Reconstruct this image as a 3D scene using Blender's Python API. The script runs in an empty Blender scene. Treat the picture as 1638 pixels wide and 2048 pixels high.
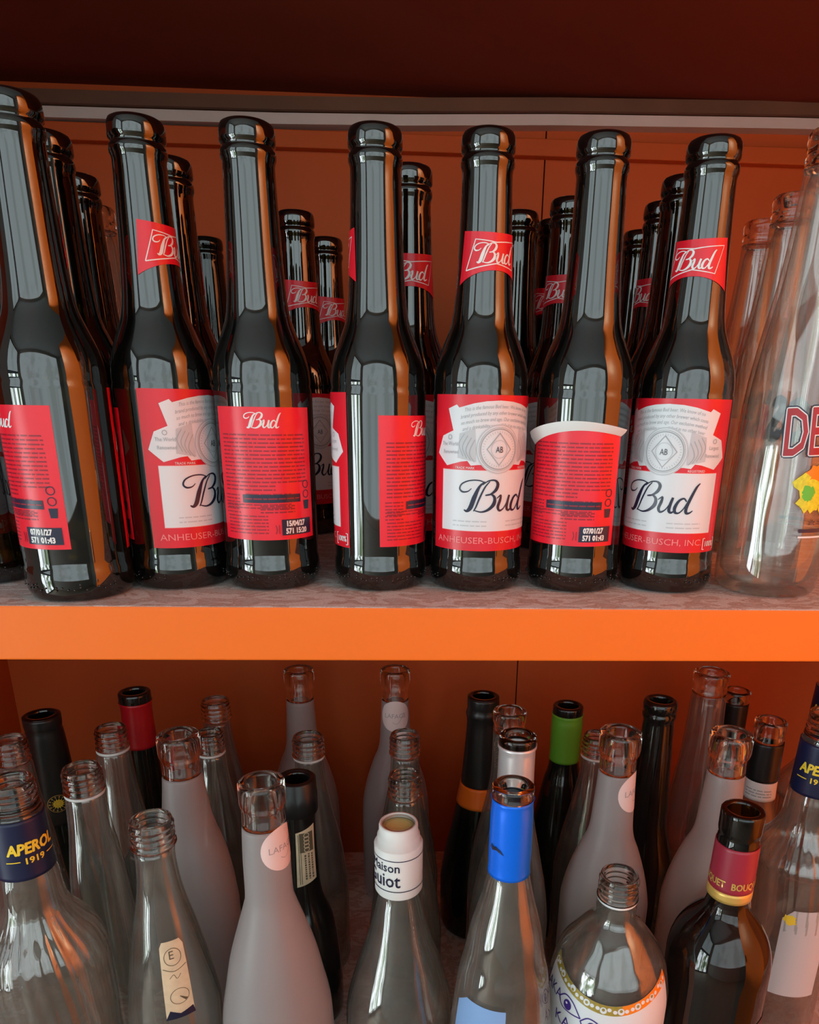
import bpy, bmesh, math, random
from mathutils import Vector

# ------------------------------------------------------------------ camera, light, exposure
sc = bpy.context.scene
F, PX, PY = 1450.0, 893.0, 1314.0            # focal length and principal point in photo pixels
TH, PS, RO = math.radians(19.5), math.radians(2.8), 0.019
fw = Vector((math.sin(PS)*math.cos(TH), math.cos(PS)*math.cos(TH), -math.sin(TH)))
r0 = Vector((math.cos(PS), -math.sin(PS), 0)); u0 = r0.cross(fw)
rt = r0*math.cos(RO) + u0*math.sin(RO); up = rt.cross(fw)
CP = Vector((0, 0, 1.35))
cam_d = bpy.data.cameras.new('camera'); cam = bpy.data.objects.new('camera', cam_d)
sc.collection.objects.link(cam); sc.camera = cam
from mathutils import Matrix
M = Matrix((rt, up, -fw)).transposed().to_4x4(); M.translation = CP
cam.matrix_world = M
cam_d.sensor_width = 36; cam_d.sensor_fit = 'AUTO'
cam_d.lens = F/2048*36
cam_d.shift_x = (819-PX)/2048; cam_d.shift_y = (PY-1024)/2048
cam_d.clip_start = 0.02

def at(x, y, Y):
    d = fw + rt*((x-PX)/F) - up*((y-PY)/F)
    return CP + d*(Y/d.y)

sc.view_settings.view_transform = 'Standard'; sc.view_settings.look = 'None'
sc.view_settings.gamma = 1; sc.view_settings.exposure = 0.17
sc.view_settings.use_curve_mapping = False
sc.cycles.max_bounces = 12; sc.cycles.diffuse_bounces = 4; sc.cycles.glossy_bounces = 4
sc.cycles.transmission_bounces = 6; sc.cycles.transparent_max_bounces = 48
sc.cycles.sample_clamp_indirect = 4; sc.cycles.caustics_reflective = False; sc.cycles.caustics_refractive = False
sc.cycles.use_denoising = True
w = bpy.data.worlds.new('world'); sc.world = w; w.use_nodes = True
w.node_tree.nodes['Background'].inputs[0].default_value = (.55, .65, .8, 1)
w.node_tree.nodes['Background'].inputs[1].default_value = 0.3

WIN_SKY = 1.75       # radiance of the wide window
WIN_DOOR = 9.0     # radiance of the bright garden door at the left
def area(name, loc, tgt, sx, sy, power, col):
    l = bpy.data.lights.new(name, 'AREA'); l.shape = 'RECTANGLE'; l.size = sx; l.size_y = sy
    l.energy = power; l.color = col
    o = bpy.data.objects.new(name, l); sc.collection.objects.link(o); o.location = loc
    o.rotation_euler = (Vector(tgt)-Vector(loc)).to_track_quat('-Z', 'Y').to_euler()
    return o
spot = bpy.data.lights.new('added_door_spot', 'SPOT'); spot.energy = 750; spot.spot_size = math.radians(26); spot.spot_blend = .3  # added lamp, stands in for a sun patch on the open door
spot.color = (1, .92, .6); spot.shadow_soft_size = .05
so = bpy.data.objects.new('added_door_spot', spot); sc.collection.objects.link(so); so.location = (-1.2, -1.3, 2.6)
so.rotation_euler = (Vector((.645, -.08, 1.45))-so.location).to_track_quat('-Z', 'Y').to_euler()

# ------------------------------------------------------------------ materials
def srgb(r, g, b):
    f = lambda c: (c/255/12.92) if c/255 <= .04045 else ((c/255+.055)/1.055)**2.4
    return (f(r), f(g), f(b), 1)

def mat(name, col, rough=.5, metal=0, spec=.5, noise=0, nscale=40, bump=0, bscale=200):
    m = bpy.data.materials.new(name); m.use_nodes = True
    nt = m.node_tree; b = nt.nodes['Principled BSDF']
    b.inputs['Base Color'].default_value = col; b.inputs['Roughness'].default_value = rough
    b.inputs['Metallic'].default_value = metal; b.inputs['Specular IOR Level'].default_value = spec
    if noise:
        tc = nt.nodes.new('ShaderNodeTexCoord'); n = nt.nodes.new('ShaderNodeTexNoise')
        n.inputs['Scale'].default_value = nscale; n.inputs['Detail'].default_value = 6
        nt.links.new(tc.outputs['Object'], n.inputs['Vector'])
        mx = nt.nodes.new('ShaderNodeMix'); mx.data_type = 'RGBA'
        mx.inputs[6].default_value = tuple(c*(1-noise) for c in col[:3])+(1,)
        mx.inputs[7].default_value = tuple(min(1, c*(1+noise)) for c in col[:3])+(1,)
        nt.links.new(n.outputs[0], mx.inputs[0]); nt.links.new(mx.outputs[2], b.inputs['Base Color'])
    if bump:
        tc = nt.nodes.new('ShaderNodeTexCoord'); n = nt.nodes.new('ShaderNodeTexNoise')
        n.inputs['Scale'].default_value = bscale; n.inputs['Detail'].default_value = 3
        nt.links.new(tc.outputs['Object'], n.inputs['Vector'])
        bp = nt.nodes.new('ShaderNodeBump'); bp.inputs['Strength'].default_value = bump; bp.inputs['Distance'].default_value = .001
        nt.links.new(n.outputs[0], bp.inputs['Height']); nt.links.new(bp.outputs[0], b.inputs['Normal'])
    return m

def glass(name, tint, f0=.05, dust=(.5, .5, .5), dustamt=.03, rough=.02, edge=1.0, bump=.0, frost=0, trl=0):
    """bottle wall: light passes straight through a thin tinted wall; the path through the wall grows towards the edge"""
    m = bpy.data.materials.new(name); m.use_nodes = True
    nt = m.node_tree; nt.nodes.clear(); N = nt.nodes.new; L = nt.links.new
    out = N('ShaderNodeOutputMaterial')
    lw = N('ShaderNodeLayerWeight'); lw.inputs[0].default_value = .5
    def math_(op, a, b=None):
        n = N('ShaderNodeMath'); n.operation = op
        for i, v in enumerate((a, b)):
            if v is None: continue
            if isinstance(v, (int, float)): n.inputs[i].default_value = v
            else: L(v, n.inputs[i])
        return n.outputs[0]
    fac = lw.outputs['Facing']
    cosv = math_('MAXIMUM', math_('SUBTRACT', 1.0, fac), .08)
    path = math_('POWER', math_('DIVIDE', 1.0, cosv), edge)
    comb = N('ShaderNodeCombineColor')
    for i in range(3):
        L(math_('POWER', max(tint[i], 1e-4), path), comb.inputs[i])
    tr = N('ShaderNodeBsdfTransparent'); L(comb.outputs[0], tr.inputs[0])
    df = N('ShaderNodeBsdfDiffuse'); df.inputs[0].default_value = tuple(dust)+(1,)
    body = N('ShaderNodeMixShader'); L(tr.outputs[0], body.inputs[1])
    dsrc = df.outputs[0]
    if trl:
        tl = N('ShaderNodeBsdfTranslucent'); tl.inputs[0].default_value = tuple(dust)+(1,)
        ms = N('ShaderNodeMixShader'); ms.inputs[0].default_value = trl
        L(df.outputs[0], ms.inputs[1]); L(tl.outputs[0], ms.inputs[2]); dsrc = ms.outputs[0]
    L(dsrc, body.inputs[2])
    if frost:
        body.inputs[0].default_value = frost
    else:
        tc = N('ShaderNodeTexCoord'); ns = N('ShaderNodeTexNoise'); ns.inputs['Scale'].default_value = 60
        L(tc.outputs['Object'], ns.inputs['Vector'])
        L(math_('MULTIPLY', math_('MULTIPLY', ns.outputs[0], 2*dustamt), path), body.inputs[0])
    gl = N('ShaderNodeBsdfGlossy'); gl.inputs['Roughness'].default_value = rough
    gl.inputs[0].default_value = (1, 1, 1, 1)
    fr = math_('ADD', f0, math_('MULTIPLY', 1-f0, math_('POWER', fac, 5)))
    fin = N('ShaderNodeMixShader'); L(fr, fin.inputs[0]); L(body.outputs[0], fin.inputs[1]); L(gl.outputs[0], fin.inputs[2])
    L(fin.outputs[0], out.inputs[0])
    if bump:
        tc = N('ShaderNodeTexCoord'); mp = N('ShaderNodeMapping'); mp.inputs['Scale'].default_value = (1, 1, .25)
        nn = N('ShaderNodeTexNoise'); nn.inputs['Scale'].default_value = 55; nn.inputs['Detail'].default_value = 1
        L(tc.outputs['Object'], mp.inputs[0]); L(mp.outputs[0], nn.inputs['Vector'])
        bp = N('ShaderNodeBump'); bp.inputs['Strength'].default_value = bump; bp.inputs['Distance'].default_value = .002
        L(nn.outputs[0], bp.inputs['Height']); L(bp.outputs[0], gl.inputs['Normal'])
    return m

def emis(name, col, s, view=None):
    m = bpy.data.materials.new(name); m.use_nodes = True; nt = m.node_tree; nt.nodes.clear()
    e = nt.nodes.new('ShaderNodeEmission'); e.inputs[0].default_value = col; e.inputs[1].default_value = s
    o = nt.nodes.new('ShaderNodeOutputMaterial'); nt.links.new(e.outputs[0], o.inputs[0])
    if view:      # what is seen through the glass: cloud, or foliage against the light
        tc = nt.nodes.new('ShaderNodeTexCoord'); n = nt.nodes.new('ShaderNodeTexNoise'); n.inputs['Scale'].default_value = view[0]; n.inputs['Detail'].default_value = 4
        mp = nt.nodes.new('ShaderNodeMapping'); mp.inputs['Scale'].default_value = (1, 1, view[1]); nt.links.new(tc.outputs['Object'], mp.inputs[0]); nt.links.new(mp.outputs[0], n.inputs['Vector'])
        r = nt.nodes.new('ShaderNodeValToRGB'); r.color_ramp.elements[0].position = view[2]; r.color_ramp.elements[0].color = view[3]
        r.color_ramp.elements[1].position = view[2]+.12; r.color_ramp.elements[1].color = col
        nt.links.new(n.outputs[0], r.inputs[0]); nt.links.new(r.outputs[0], e.inputs[0])
    return m

def solid_glass(name, col, ior=1.5, rough=0.0):
    m = bpy.data.materials.new(name); m.use_nodes = True; nt = m.node_tree; nt.nodes.clear()
    g = nt.nodes.new('ShaderNodeBsdfGlass'); g.inputs['Color'].default_value = col; g.inputs['IOR'].default_value = ior; g.inputs['Roughness'].default_value = rough
    o = nt.nodes.new('ShaderNodeOutputMaterial'); nt.links.new(g.outputs[0], o.inputs[0]); return m
G_MOUTH = solid_glass('thick_clear_glass', (.97, .96, .95, 1))
G_BEER = glass('dark_beer_glass', (.20, .16, .03), f0=.10, dust=(.3, .28, .25), dustamt=.004, rough=.015, edge=1.7, bump=.2)
G_GREEN = glass('dark_green_glass', (.08, .16, .05), f0=.05, dust=(.3, .3, .28), dustamt=.01, rough=.05, bump=.1)
G_BLACK = glass('black_wine_glass', (.05, .05, .035), f0=.05, dust=(.3, .28, .26), dustamt=.02, rough=.08, bump=.1)
G_OLIVE = glass('olive_glass', (.30, .20, .03), f0=.05, dust=(.3, .28, .25), dustamt=.006, rough=.02, edge=.9, bump=.1)
G_CLEAR = glass('clear_glass', (.90, .90, .88), f0=.09, dust=(.5, .47, .45), dustamt=.045, rough=.03, edge=.85, bump=.6)
G_FROST = glass('frosted_glass', (.8, .8, .8), f0=.03, dust=(.56, .50, .50), rough=.4, edge=.5, frost=.72, trl=.35)
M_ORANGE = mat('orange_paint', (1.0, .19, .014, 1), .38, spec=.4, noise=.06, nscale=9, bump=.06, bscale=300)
M_WALLO = mat('shaded_orange_panel', (.50, .090, .016, 1), .6, spec=.25, noise=.10, nscale=7, bump=.1, bscale=500)  # orange paint with the shade inside the unit put into its colour
M_UNDER = mat('shaded_board_paint', (.16, .030, .016, 1), .7, spec=.2, noise=.15, nscale=6)  # shade under the top board is put into this colour
M_WHITE = mat('white_strip_paint', (.58, .52, .48, 1), .6, noise=.1)
M_BROWN = mat('brown_rail', (.13, .06, .03, 1), .7, noise=.3, nscale=25)
M_RED = mat('label_red', (.78, .012, .028, 1), .32, spec=.5)
M_BRED = mat('back_label_red', (.88, .014, .035, 1), .3, spec=.5)
M_LWHITE = mat('label_white', (.80, .80, .83, 1), .35)
M_LGREY = mat('label_grey', (.42, .42, .44, 1), .4)
M_LLGREY = mat('label_light_grey', (.60, .60, .63, 1), .4)
M_NAVY = mat('label_navy', (.015, .015, .045, 1), .3)
M_DRED = mat('label_dark_red_print', (.33, .008, .025, 1), .35)
M_LRED = mat('label_pale_red_print', (.95, .25, .25, 1), .35)
M_YEL = mat('yellow_print', (.95, .72, .05, 1), .4)
M_GOLD = mat('gold_print', (.75, .48, .12, 1), .35, metal=.4)
M_OLIVEP = mat('olive_gold_print', (.38, .27, .04, 1), .4, noise=.3, nscale=300)
M_ORP = mat('orange_print', (.95, .25, .01, 1), .4)
M_PINK = mat('pink_label_paper', (.85, .68, .66, 1), .5)
M_PINKG = mat('pink_grey_print', (.42, .35, .36, 1), .5)
M_CREAM = mat('cream_paper', (.72, .62, .42, 1), .6, noise=.2, nscale=150)
M_CREAMD = mat('cream_dark_print', (.12, .10, .06, 1), .6)
M_BLACKP = mat('black_plastic', (.010, .010, .011, 1), .35)
M_BLACKF = mat('black_foil', (.014, .013, .013, 1), .3, bump=.3, bscale=120)
M_BURG = mat('burgundy_collar', (.33, .022, .045, 1), .35)
M_DBURG = mat('dark_wine_label', (.055, .018, .026, 1), .5)
M_REDF = mat('red_foil', (.42, .008, .015, 1), .3)
M_GRNF = mat('green_foil', (.15, .42, .03, 1), .4)
M_BLUEF = mat('blue_foil', (.0, .17, 1.0, 1), .3, metal=.15)
M_SILVF = mat('silver_foil', (.80, .78, .80, 1), .3, metal=.45)
M_NAVYC = mat('navy_collar', (.007, .012, .055, 1), .4)
M_PLAST = mat('white_plastic', (.82, .82, .80, 1), .4)
M_YIN = mat('yellow_inside', (.75, .68, .25, 1), .5)
M_PURPLE = mat('purple_print', (.05, .02, .22, 1), .4)
M_GREENP = mat('green_print', (.12, .55, .05, 1), .4)
M_YELSP = mat('yellow_splash', (.80, .68, .03, 1), .45, noise=.35, nscale=500)
M_LBLUE = mat('pale_blue_label', (.25, .42, .75, 1), .45)
M_DUSTW = mat('white_print', (.85, .83, .82, 1), .5)

# shelf top: worn, dusty paint
M_TOP = bpy.data.materials.new('dusty_shelf_top'); M_TOP.use_nodes = True
def _top():
    nt = M_TOP.node_tree; b = nt.nodes['Principled BSDF']; N = nt.nodes.new; L = nt.links.new
    tc = N('ShaderNodeTexCoord'); mp = N('ShaderNodeMapping'); mp.inputs['Scale'].default_value = (1, 1.8, 1)
    L(tc.outputs['Object'], mp.inputs[0])
    n1 = N('ShaderNodeTexNoise'); n1.inputs['Scale'].default_value = 45; n1.inputs['Detail'].default_value = 8; n1.inputs['Distortion'].default_value = 1.5
    n2 = N('ShaderNodeTexNoise'); n2.inputs['Scale'].default_value = 900; n2.inputs['Detail'].default_value = 2
    L(mp.outputs[0], n1.inputs['Vector']); L(mp.outputs[0], n2.inputs['Vector'])
    r1 = N('ShaderNodeValToRGB'); r1.color_ramp.elements[0].position = .40; r1.color_ramp.elements[0].color = (.74, .62, .58, 1)
    r1.color_ramp.elements[1].position = .60; r1.color_ramp.elements[1].color = (.90, .82, .79, 1)
    e = r1.color_ramp.elements.new(.485); e.color = (.68, .46, .39, 1)
    e = r1.color_ramp.elements.new(.515); e.color = (.86, .75, .71, 1)
    L(n1.outputs[0], r1.inputs[0])
    r2 = N('ShaderNodeValToRGB'); r2.color_ramp.elements[0].position = .3; r2.color_ramp.elements[0].color = (.6, .6, .6, 1)
    r2.color_ramp.elements[1].position = .65; r2.color_ramp.elements[1].color = (1, 1, 1, 1)
    L(n2.outputs[0], r2.inputs[0])
    mx = N('ShaderNodeMix'); mx.data_type = 'RGBA'; mx.blend_type = 'MULTIPLY'; mx.inputs[0].default_value = .8
    L(r1.outputs[0], mx.inputs[6]); L(r2.outputs[0], mx.inputs[7]); L(mx.outputs[2], b.inputs['Base Color'])
    b.inputs['Roughness'].default_value = .85; b.inputs['Specular IOR Level'].default_value = .2
_top()

# ------------------------------------------------------------------ object helpers
def link(name, me, parent=None):
    o = bpy.data.objects.new(name, me); sc.collection.objects.link(o)
    if parent: o.parent = parent
    return o
def obj(name, bm, mats, parent=None, smooth=False):
    me = bpy.data.meshes.new(name); bm.to_mesh(me); bm.free()
    for m in (mats if isinstance(mats, (list, tuple)) else [mats]): me.materials.append(m)
    if smooth:
        for p in me.polygons: p.use_smooth = True
    return link(name, me, parent)
def thing(name, label, cat, loc=(0, 0, 0), rz=0, group=None):
    o = link(name, None); o.location = loc; o.rotation_euler = (0, 0, rz); o['label'] = label; o['category'] = cat
    if group: o['group'] = group
    return o
def dup(root, loc, rz, label, group=None, skip=()):
    r = root.copy(); sc.collection.objects.link(r); r.location = loc; r.rotation_euler = (0, 0, rz); r['label'] = label
    if group: r['group'] = group
    for ch in list(root.children):
        if ch.name.split('.')[0] in skip: continue
        c = ch.copy(); sc.collection.objects.link(c); c.parent = r
        for g in ch.children:
            d = g.copy(); sc.collection.objects.link(d); d.parent = c
    return r
def add_box(bm, x0, x1, y0, y1, z0, z1, mi=0, bevel=0):
    vs = [bm.verts.new((x, y, z)) for x in (x0, x1) for y in (y0, y1) for z in (z0, z1)]
    fs = [bm.faces.new([vs[i] for i in q]) for q in ((0, 1, 3, 2), (4, 6, 7, 5), (0, 4, 5, 1), (2, 3, 7, 6), (0, 2, 6, 4), (1, 5, 7, 3))]
    for f in fs: f.material_index = mi
    if bevel:
        es = list({e for f in fs for e in f.edges})
        bmesh.ops.bevel(bm, geom=es, offset=bevel, segments=2, affect='EDGES', profile=.5)
    return fs
def box(name, dims, m, parent=None, bevel=0):
    bm = bmesh.new(); add_box(bm, *dims, bevel=bevel); bmesh.ops.recalc_face_normals(bm, faces=bm.faces)
    return obj(name, bm, m, parent)

def lathe(prof, seg=56, mod=None, matf=None):
    """prof: list of (r, z). closed at the ends where r == 0"""
    bm = bmesh.new(); rings = []
    for r, z in prof:
        if r <= 1e-6: rings.append([bm.verts.new((0, 0, z))]); continue
        ring = []
        for k in range(seg):
            a = 2*math.pi*k/seg; rr = r*(mod(a, z) if mod else 1)
            ring.append(bm.verts.new((rr*math.cos(a), rr*math.sin(a), z)))
        rings.append(ring)
    for i in range(len(rings)-1):
        a, b = rings[i], rings[i+1]; mi = matf(i) if matf else 0
        for k in range(seg):
            k2 = (k+1) % seg
            if len(a) == 1 and len(b) == 1: continue
            if len(a) == 1: f = bm.faces.new((a[0], b[k], b[k2]))
            elif len(b) == 1: f = bm.faces.new((a[k], a[k2], b[0]))
            else: f = bm.faces.new((a[k], a[k2], b[k2], b[k]))
            f.material_index = mi
    return bm

def cr(pts, step=.003):
    """Catmull-Rom resampling of a profile"""
    out = []
    P = [pts[0]]+list(pts)+[pts[-1]]
    for i in range(1, len(P)-2):
        p0, p1, p2, p3 = P[i-1], P[i], P[i+1], P[i+2]
        d = math.hypot(p2[0]-p1[0], p2[1]-p1[1]); n = max(1, min(14, int(d/step)))
        for k in range(n):
            t = k/n; q = []
            for c in range(2):
                q.append(.5*((2*p1[c])+(-p0[c]+p2[c])*t+(2*p0[c]-5*p1[c]+4*p2[c]-p3[c])*t*t+(-p0[c]+3*p1[c]-3*p2[c]+p3[c])*t**3))
            out.append(tuple(q))
    out.append(tuple(pts[-1])); return out

def rad_at(prof, z):
    best = 0
    for (ra, za), (rb, zb) in zip(prof, prof[1:]):
        lo, hi = min(za, zb), max(za, zb)
        if lo <= z <= hi and hi > lo:
            t = (z-za)/(zb-za); best = max(best, ra+(rb-ra)*t)
    return best or max(r for r, z in prof)

# ------------------------------------------------------------------ flat artwork wrapped round a bottle
_fc = {}
def text_mesh(s, shear=0):
    key = (s, shear)
    if key not in _fc:
        c = bpy.data.curves.new('t', 'FONT'); c.body = s; c.size = 1; c.shear = shear; c.resolution_u = 2
        c.align_x = 'CENTER'
        o = bpy.data.objects.new('t', c); sc.collection.objects.link(o)
        dg = bpy.context.evaluated_depsgraph_get(); me = o.evaluated_get(dg).to_mesh()
        vs = [(v.co.x, v.co.y) for v in me.vertices]; fs = [tuple(p.vertices) for p in me.polygons]
        o.evaluated_get(dg).to_mesh_clear()
        bpy.data.objects.remove(o); bpy.data.curves.remove(c)
        _fc[key] = (vs, fs)
    return _fc[key]

class Art:
    def __init__(self): self.bm = bmesh.new(); self.mats = []
    def mi(self, m):
        if m not in self.mats: self.mats.append(m)
        return self.mats.index(m)
    def poly(self, pts, m, lay):
        vs = [self.bm.verts.new((x, y, lay)) for x, y in pts]
        f = self.bm.faces.new(vs); f.material_index = self.mi(m)
        if len(pts) > 4 or True:
            bmesh.ops.triangulate(self.bm, faces=[f])
    def rect(self, x0, x1, y0, y1, m, lay): self.poly([(x0, y0), (x1, y0), (x1, y1), (x0, y1)], m, lay)
    def disc(self, cx, cy, rx, ry, m, lay, n=36): self.poly([(cx+rx*math.cos(2*math.pi*k/n), cy+ry*math.sin(2*math.pi*k/n)) for k in range(n)], m, lay)
    def ringp(self, cx, cy, r, wd, m, lay, n=40): self.stroke([(cx+r*math.cos(2*math.pi*k/n), cy+r*math.sin(2*math.pi*k/n)) for k in range(n+1)], wd, m, lay, smooth=False)
    def stroke(self, pts, wd, m, lay, smooth=True):
        """wd: number, or list of widths per point"""
        W = wd if isinstance(wd, (list, tuple)) else [wd]*len(pts)
        P = []
        if smooth and len(pts) > 2:
            Q = [pts[0]]+list(pts)+[pts[-1]]; WW = [W[0]]+list(W)+[W[-1]]
            for i in range(1, len(Q)-2):
                for k in range(7):
                    t = k/7; q = []
                    for c in range(2):
                        p0, p1, p2, p3 = Q[i-1][c], Q[i][c], Q[i+1][c], Q[i+2][c]
                        q.append(.5*((2*p1)+(-p0+p2)*t+(2*p0-5*p1+4*p2-p3)*t*t+(-p0+3*p1-3*p2+p3)*t**3))
                    P.append((q[0], q[1], WW[i]+(WW[i+1]-WW[i])*t))
            P.append((*pts[-1], W[-1]))
        else: P = [(*p, w_) for p, w_ in zip(pts, W)]
        L_, R_ = [], []
        for i, (x, y, w_) in enumerate(P):
            a = P[max(0, i-1)]; b = P[min(len(P)-1, i+1)]
            dx, dy = b[0]-a[0], b[1]-a[1]; l = math.hypot(dx, dy) or 1
            nx, ny = -dy/l*w_/2, dx/l*w_/2
            L_.append(self.bm.verts.new((x+nx, y+ny, lay))); R_.append(self.bm.verts.new((x-nx, y-ny, lay)))
        k = self.mi(m)
        for i in range(len(P)-1):
            f = self.bm.faces.new((R_[i], R_[i+1], L_[i+1], L_[i])); f.material_index = k
    def text(self, s, cx, cy, size, m, lay, shear=0, sx=1, arc=None, fat=0, rot=0):
        vs, fs = text_mesh(s, shear); k = self.mi(m)
        ca, sa = math.cos(rot), math.sin(rot)
        def place(ox, oy, l):
            V = []
            for x, y in vs:
                X, Y_ = x*size*sx+ox, y*size+oy
                X, Y_ = X*ca-Y_*sa, X*sa+Y_*ca
                if arc: Y_ += arc*(X**2)
                V.append(self.bm.verts.new((cx+X, cy+Y_, l)))
            for f in fs:
                try: self.bm.faces.new([V[i] for i in f]).material_index = k
                except ValueError: pass
        if fat:
            for i, (ox, oy) in enumerate([(fat, 0), (-fat, 0), (0, fat), (0, -fat), (fat*.7, fat*.7), (-fat*.7, -fat*.7), (fat*.7, -fat*.7), (-fat*.7, fat*.7)]): place(ox, oy, lay+i*.01)
        else: place(0, 0, lay)
    def words(self, x0, x1, y, h, m, lay, rnd, arc=None):
        """a line of print too small to read in the photo"""
        x = x0
        while x < x1:
            l = min(rnd.uniform(1.2, 5)*h, x1-x)
            yy = y+(arc*(x+l/2)**2 if arc else 0)
            if l > h*.4:
                self.rect(x, x+l, yy-h*.3, yy+h*.3, m, lay)
            x += l+h*.55
    def bud(self, cx, cy, s, m, lay, b=1.0):
        """hand-lettered script word, about 2.6 s wide and s tall"""
        S = lambda pts: [((x-1.3)*s+cx, (y-.5)*s+cy) for x, y in pts]
        W = lambda l: [v*s*b for v in l]
        self.stroke(S([(.86, .93), (.66, 1.0), (.36, .99), (.10, .88), (.02, .72), (.12, .62), (.30, .64), (.42, .74)]), W([.03, .04, .04, .05, .06, .06, .04, .02]), m, lay)
        self.stroke(S([(.86, .96), (.68, .80), (.52, .45), (.40, .12), (.28, .00), (.18, .04)]), W([.03, .08, .15, .15, .09, .03]), m, lay)
        self.stroke(S([(1.02, .97), (.86, .78), (.70, .45), (.58, .14), (.50, .00)]), W([.03, .05, .06, .05, .03]), m, lay)
        self.stroke(S([(.78, .86), (.98, .99), (1.20, 1.0), (1.30, .88), (1.24, .70), (1.06, .56), (.88, .52)]), W([.03, .04, .06, .11, .11, .06, .03]), m, lay)
        self.stroke(S([(.88, .53), (1.08, .55), (1.20, .44), (1.18, .24), (1.00, .06), (.76, -.02), (.52, .03)]), W([.03, .05, .10, .13, .09, .05, .03]), m, lay)
        self.stroke(S([(1.28, .42), (1.42, .52), (1.40, .36), (1.33, .14), (1.40, .02), (1.55, .10), (1.68, .30), (1.76, .50)]), W([.02, .06, .10, .10, .07, .04, .04, .03]), m, lay)
        self.stroke(S([(1.77, .52), (1.70, .28), (1.68, .08), (1.76, .02), (1.86, .10)]), W([.08, .10, .10, .07, .03]), m, lay)
        self.stroke(S([(2.22, .40), (2.12, .50), (1.97, .42), (1.86, .20), (1.88, .04), (2.00, .02), (2.14, .16), (2.26, .40)]), W([.04, .06, .08, .11, .09, .05, .04, .03]), m, lay)
        self.stroke(S([(2.62, 1.0), (2.50, .86), (2.36, .55), (2.24, .22), (2.24, .04), (2.34, .02), (2.46, .10)]), W([.03, .08, .10, .11, .10, .06, .03]), m, lay)
    def wrap(self, name, prof, zc, parent, off=.0003, lstep=.00012, step=.0022, vstep=None, rref=None, ang=0, thick=0):
        bm = self.bm
        xs = [v.co.x for v in bm.verts]; ys = [v.co.y for v in bm.verts]
        k = math.ceil(min(xs)/step)
        while k*step < max(xs):
            bmesh.ops.bisect_plane(bm, geom=bm.verts[:]+bm.edges[:]+bm.faces[:], plane_co=(k*step, 0, 0), plane_no=(1, 0, 0), dist=1e-7); k += 1
        if vstep:
            k = math.ceil(min(ys)/vstep)
            while k*vstep < max(ys):
                bmesh.ops.bisect_plane(bm, geom=bm.verts[:]+bm.edges[:]+bm.faces[:], plane_co=(0, k*vstep, 0), plane_no=(0, 1, 0), dist=1e-7); k += 1
        rr = rref or rad_at(prof, zc)
        for v in bm.verts:
            z = zc+v.co.y; r = rad_at(prof, z)+off+v.co.z*lstep; a = v.co.x/rr+ang
            v.co = (r*math.sin(a), -r*math.cos(a), z)
        for f in bm.faces:
            f.normal_update(); c = f.calc_center_median()
            if f.normal.x*c.x+f.normal.y*c.y < 0: f.normal_flip()
        return obj(name, bm, self.mats, parent, smooth=True)

rnd = random.Random(7)
D = math.radians

# ------------------------------------------------------------------ the room around the camera
def struct(name, dims, m):
    o = box(name, dims, m); o['kind'] = 'structure'; return o
M_RWALL = mat('plaster_wall', (.50, .50, .48, 1), .8, noise=.05)
M_RCEIL = mat('ceiling_paint', (.42, .44, .44, 1), .8)
M_FLOOR = mat('wood_floor', (.34, .26, .20, 1), .5, noise=.3, nscale=8)
X0, X1, YB, YF, ZC = -1.9, 2.3, -1.9, .86, 2.75
struct('floor', (X0, X1, YB, YF, -.05, 0), M_FLOOR)
struct('ceiling', (X0, X1, YB, YF, ZC, ZC+.05), M_RCEIL)
struct('wall_back', (X0, X1, YF, YF+.08, 0, ZC), M_RWALL)
struct('wall_right', (X1, X1+.08, YB, YF, 0, ZC), M_RWALL)
def wall_with_hole(name, axis, c0, c1, a0, a1, h0, h1, z0, z1):
    """wall slab between c0 and c1 on the axis, running a0..a1, with an opening h0..h1, z0..z1"""
    bm = bmesh.new()
    for (p, q, r, s) in ((a0, h0, 0, ZC), (h1, a1, 0, ZC), (h0, h1, 0, z0), (h0, h1, z1, ZC)):
        if q-p < 1e-4 or s-r < 1e-4: continue
        if axis == 'y': add_box(bm, p, q, c0, c1, r, s)
        else: add_box(bm, c0, c1, p, q, r, s)
    o = obj(name, bm, M_RWALL); o['kind'] = 'structure'; return o
wall_with_hole('wall_front', 'y', YB-.08, YB, X0, X1, -1.8, 1.85, .85, 2.65)
wall_with_hole('wall_left', 'x', X0-.08, X0, YB, YF, -1.75, -.41, .02, 2.65)
def window(name, axis, c, a0, a1, z0, z1, em, nm):
    bm = bmesh.new(); t = .05
    def bb(p, q, r, s, d=.03):
        if axis == 'y': add_box(bm, p, q, c-d, c+d, r, s)
        else: add_box(bm, c-d, c+d, p, q, r, s)
    bb(a0, a1, z0, z0+t); bb(a0, a1, z1-t, z1); bb(a0, a0+t, z0, z1); bb(a1-t, a1, z0, z1)
    for k in range(1, nm): x = a0+(a1-a0)*k/nm; bb(x-.025, x+.025, z0, z1)
    fr = obj(name, bm, M_BLACKP if axis == 'x' else M_WHITE); fr['kind'] = 'structure'
    bm = bmesh.new()
    if axis == 'y': add_box(bm, a0+t, a1-t, c-.012, c-.006, z0+t, z1-t)
    else: add_box(bm, c-.012, c-.006, a0+t, a1-t, z0+t, z1-t)
    obj('window_pane', bm, em, fr)
    return fr
SKYP = emis('overcast_sky_pane', (.80, .95, .98, 1), WIN_SKY, (1.6, .6, .40, (.62, .74, .74, 1)))
window('window_1', 'y', YB-.04, -1.8, 1.85, .85, 2.65, SKYP, 1)
window('window_2', 'x', X0-.04, -1.75, -.41, 1.5, 2.65, SKYP, 1)
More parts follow.
